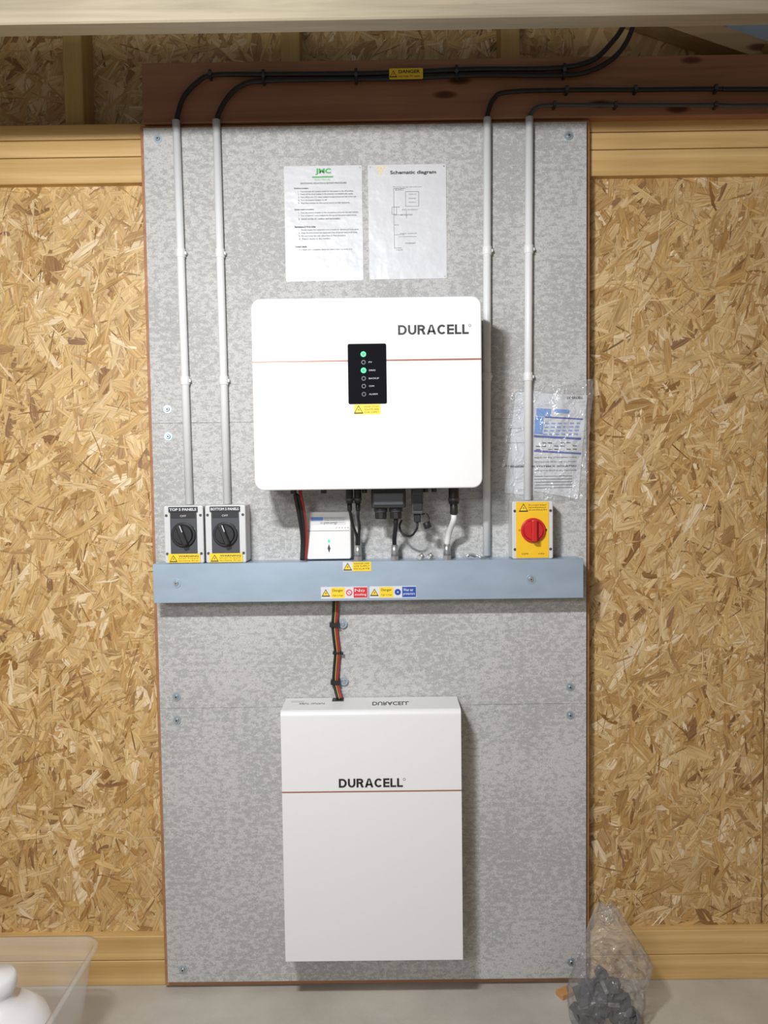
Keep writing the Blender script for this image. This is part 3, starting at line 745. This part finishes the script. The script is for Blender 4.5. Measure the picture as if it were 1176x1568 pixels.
g.text('AND TEST', .375, .43, 1.496, 1.501, -.0016, M['ink'])
for q in range(5): g.quad(.455, .560, 1.468 - q * .008, 1.4695 - q * .008, yy, M['inkg'])
g.done()

# ------------------------------------------------------------------ clear storage tub (lower left)
g = G('plastic_storage_tub')
def ring(x0, x1, y0, y1, z, rad, n=6):
    pts = []
    for cx, cyy, a0 in ((x1 - rad, y1 - rad, 0), (x0 + rad, y1 - rad, 90), (x0 + rad, y0 + rad, 180), (x1 - rad, y0 + rad, 270)):
        for k in range(n + 1):
            a = math.radians(a0 + 90 * k / n); pts.append((cx + rad * math.cos(a), cyy + rad * math.sin(a), z))
    return pts
X0, X1, Y0, Y1 = -1.33, -.705, -.62, -.20
rs = [ring(X0 + .06, X1 - .06, Y0 + .04, Y1 - .04, .003, .03), ring(X0 + .05, X1 - .05, Y0 + .035, Y1 - .035, .02, .035), ring(X0 + .012, X1 - .012, Y0 + .012, Y1 - .012, .275, .04), ring(X0 + .01, X1 - .01, Y0 + .01, Y1 - .01, .293, .04), ring(X0, X1, Y0, Y1, .295, .045), ring(X0 - .002, X1 + .002, Y0 - .002, Y1 + .002, .287, .045)]
bm = bmesh.new(); vr = [[bm.verts.new(p) for p in r_] for r_ in rs]
for a, b in zip(vr, vr[1:]):
    for k in range(len(a)): bm.faces.new((a[k], a[(k + 1) % len(a)], b[(k + 1) % len(a)], b[k]))
bm.faces.new(vr[0])
g.add(bm, M['tub'], True); g.done()
# white enamel jug standing inside the tub
g = G('white_jug')
g.lathe([(.0, 0), (.07, 0), (.095, .015), (.115, .06), (.122, .12), (.120, .17), (.106, .21), (.076, .238), (.042, .25), (.036, .262), (.034, .275), (.040, .283), (.044, .292), (.044, .312), (.038, .322), (.0, .324)], (-.880, -.40, .006), M['white'])
g.tube([(-.88, -.50, .19), (-.86, -.55, .20), (-.85, -.565, .14), (-.87, -.54, .06), (-.88, -.505, .04)], .009, M['white'])
g.done()

# ------------------------------------------------------------------ poly bag of fittings (lower right)
g = G('plastic_bag_of_fittings')
prof = [(0, .525, .700), (.03, .515, .712), (.10, .512, .722), (.165, .528, .738), (.19, .536, .728), (.235, .550, .706), (.285, .568, .672), (.325, .584, .640), (.340, .592, .622)]
def pr(z):
    for a, b in zip(prof, prof[1:]):
        if a[0] <= z <= b[0]:
            t = (z - a[0]) / (b[0] - a[0]); return a[1] + (b[1] - a[1]) * t, a[2] + (b[2] - a[2]) * t
    return prof[-1][1:]
bm = bmesh.new(); rings = []; seg = 72; hs = 48; cy0 = -.150
for j in range(hs + 1):
    t = j / hs; z = .002 + .336 * t
    xl, xr = pr(z); cx = (xl + xr) / 2; w = (xr - xl) / 2
    d = .066 * max(0, 1 - t) ** .8 * (.8 + .2 * min(1, t * 8)) + .004
    row = []
    for k in range(seg):
        a = 2 * math.pi * k / seg
        # fold lines: ridged noise running mostly up the bag
        v3 = Vector((math.cos(a) * 1.6, math.sin(a) * 1.6, t * 2.6 + 1))
        rd = 1 - 2 * abs(noise.noise(v3 * 2.1)); rd2 = 1 - 2 * abs(noise.noise(v3 * 4.7 + Vector((3, 1, 7))))
        q = 1 + .26 * (rd - .6) + .16 * (rd2 - .6)
        sw = .018 * noise.noise(Vector((a * 1.3, t * 3, 5))) * t
        row.append(bm.verts.new((cx + w * math.cos(a) * (1 + .06 * (rd - .6)), cy0 + d * math.sin(a) * q + sw, max(.001, z + .016 * noise.noise(Vector((math.cos(a) * 2, math.sin(a), t * 2))) * t))))
    rings.append(row)
for a, b in zip(rings, rings[1:]):
    for k in range(seg): bm.faces.new((a[k], a[(k + 1) % seg], b[(k + 1) % seg], b[k]))
bm.faces.new(rings[0])
g.add(bm, M['bag'], True)
R = random.Random(5)
for i in range(60):
    x = .612 + R.uniform(-.072, .078); yb = cy0 + R.uniform(-.030, .026); z = .018 + R.random() * .130 * max(.3, 1 - abs(x - .605) * 8)
    d = Vector((R.uniform(-1, 1), R.uniform(-.4, .4), R.uniform(-.8, .8))).normalized() * .016
    p = Vector((x, yb, max(z, .018)))
    if i % 3: g.cyl(p - d, p + d, .0125, M['black' if i % 2 else 'fit'], 8, bev=.002, smooth=False)
    else: g.box(x - .015, x + .015, yb - .012, yb + .012, p.z - .012, p.z + .012, M['fit'], .003, rot=('Y', R.uniform(0, 1.5)))
g.done()
g = G('wood_offcut'); g.box(.512, .552, -.045, -.015, .0005, .014, M['cut'], .001, rot=('Z', .5)); g.done()

# ------------------------------------------------------------------ lights
def area(name, loc, aim, sx, sy, e, col=(1, .97, .92)):
    l = bpy.data.lights.new(name, 'AREA'); l.shape = 'RECTANGLE'; l.size = sx; l.size_y = sy; l.energy = e; l.color = col
    o = bpy.data.objects.new(name, l); o.location = loc
    o.rotation_euler = (Vector(aim) - Vector(loc)).to_track_quat('-Z', 'Y').to_euler(); scene.collection.objects.link(o)
area('led_batten_light', (-.44, -1.65, 2.265), (-.1, 0, .35), .20, .07, 37, (.98, .985, 1))
area('fill_light', (-.95, -3.2, 2.12), (0, 0, .1), .7, .4, 27, (.98, .985, 1))  # added fill lamp, no real fixture; brightens the lower wall
w = bpy.data.worlds.new('World'); scene.world = w; w.use_nodes = True
w.node_tree.nodes['Background'].inputs[0].default_value = (.9, .95, 1, 1); w.node_tree.nodes['Background'].inputs[1].default_value = .26

# ------------------------------------------------------------------ camera
C = Vector((.0462, -2.1343, 1.4886)); pitch, yaw, roll = .053, -.0036, -.0132
f = Vector((math.sin(yaw) * math.cos(pitch), math.cos(yaw) * math.cos(pitch), -math.sin(pitch)))
r0 = f.cross(Vector((0, 0, 1))).normalized(); u0 = r0.cross(f)
r_ = math.cos(roll) * r0 + math.sin(roll) * u0; u_ = -math.sin(roll) * r0 + math.cos(roll) * u0
cam = bpy.data.cameras.new('camera'); co = bpy.data.objects.new('camera', cam); scene.collection.objects.link(co)
mw = Matrix((r_, u_, -f)).transposed().to_4x4(); mw.translation = C; co.matrix_world = mw
cam.sensor_fit = 'HORIZONTAL'; cam.sensor_width = 36; cam.lens = 36 * 1202 / 1200; cam.clip_start = .02
scene.camera = co
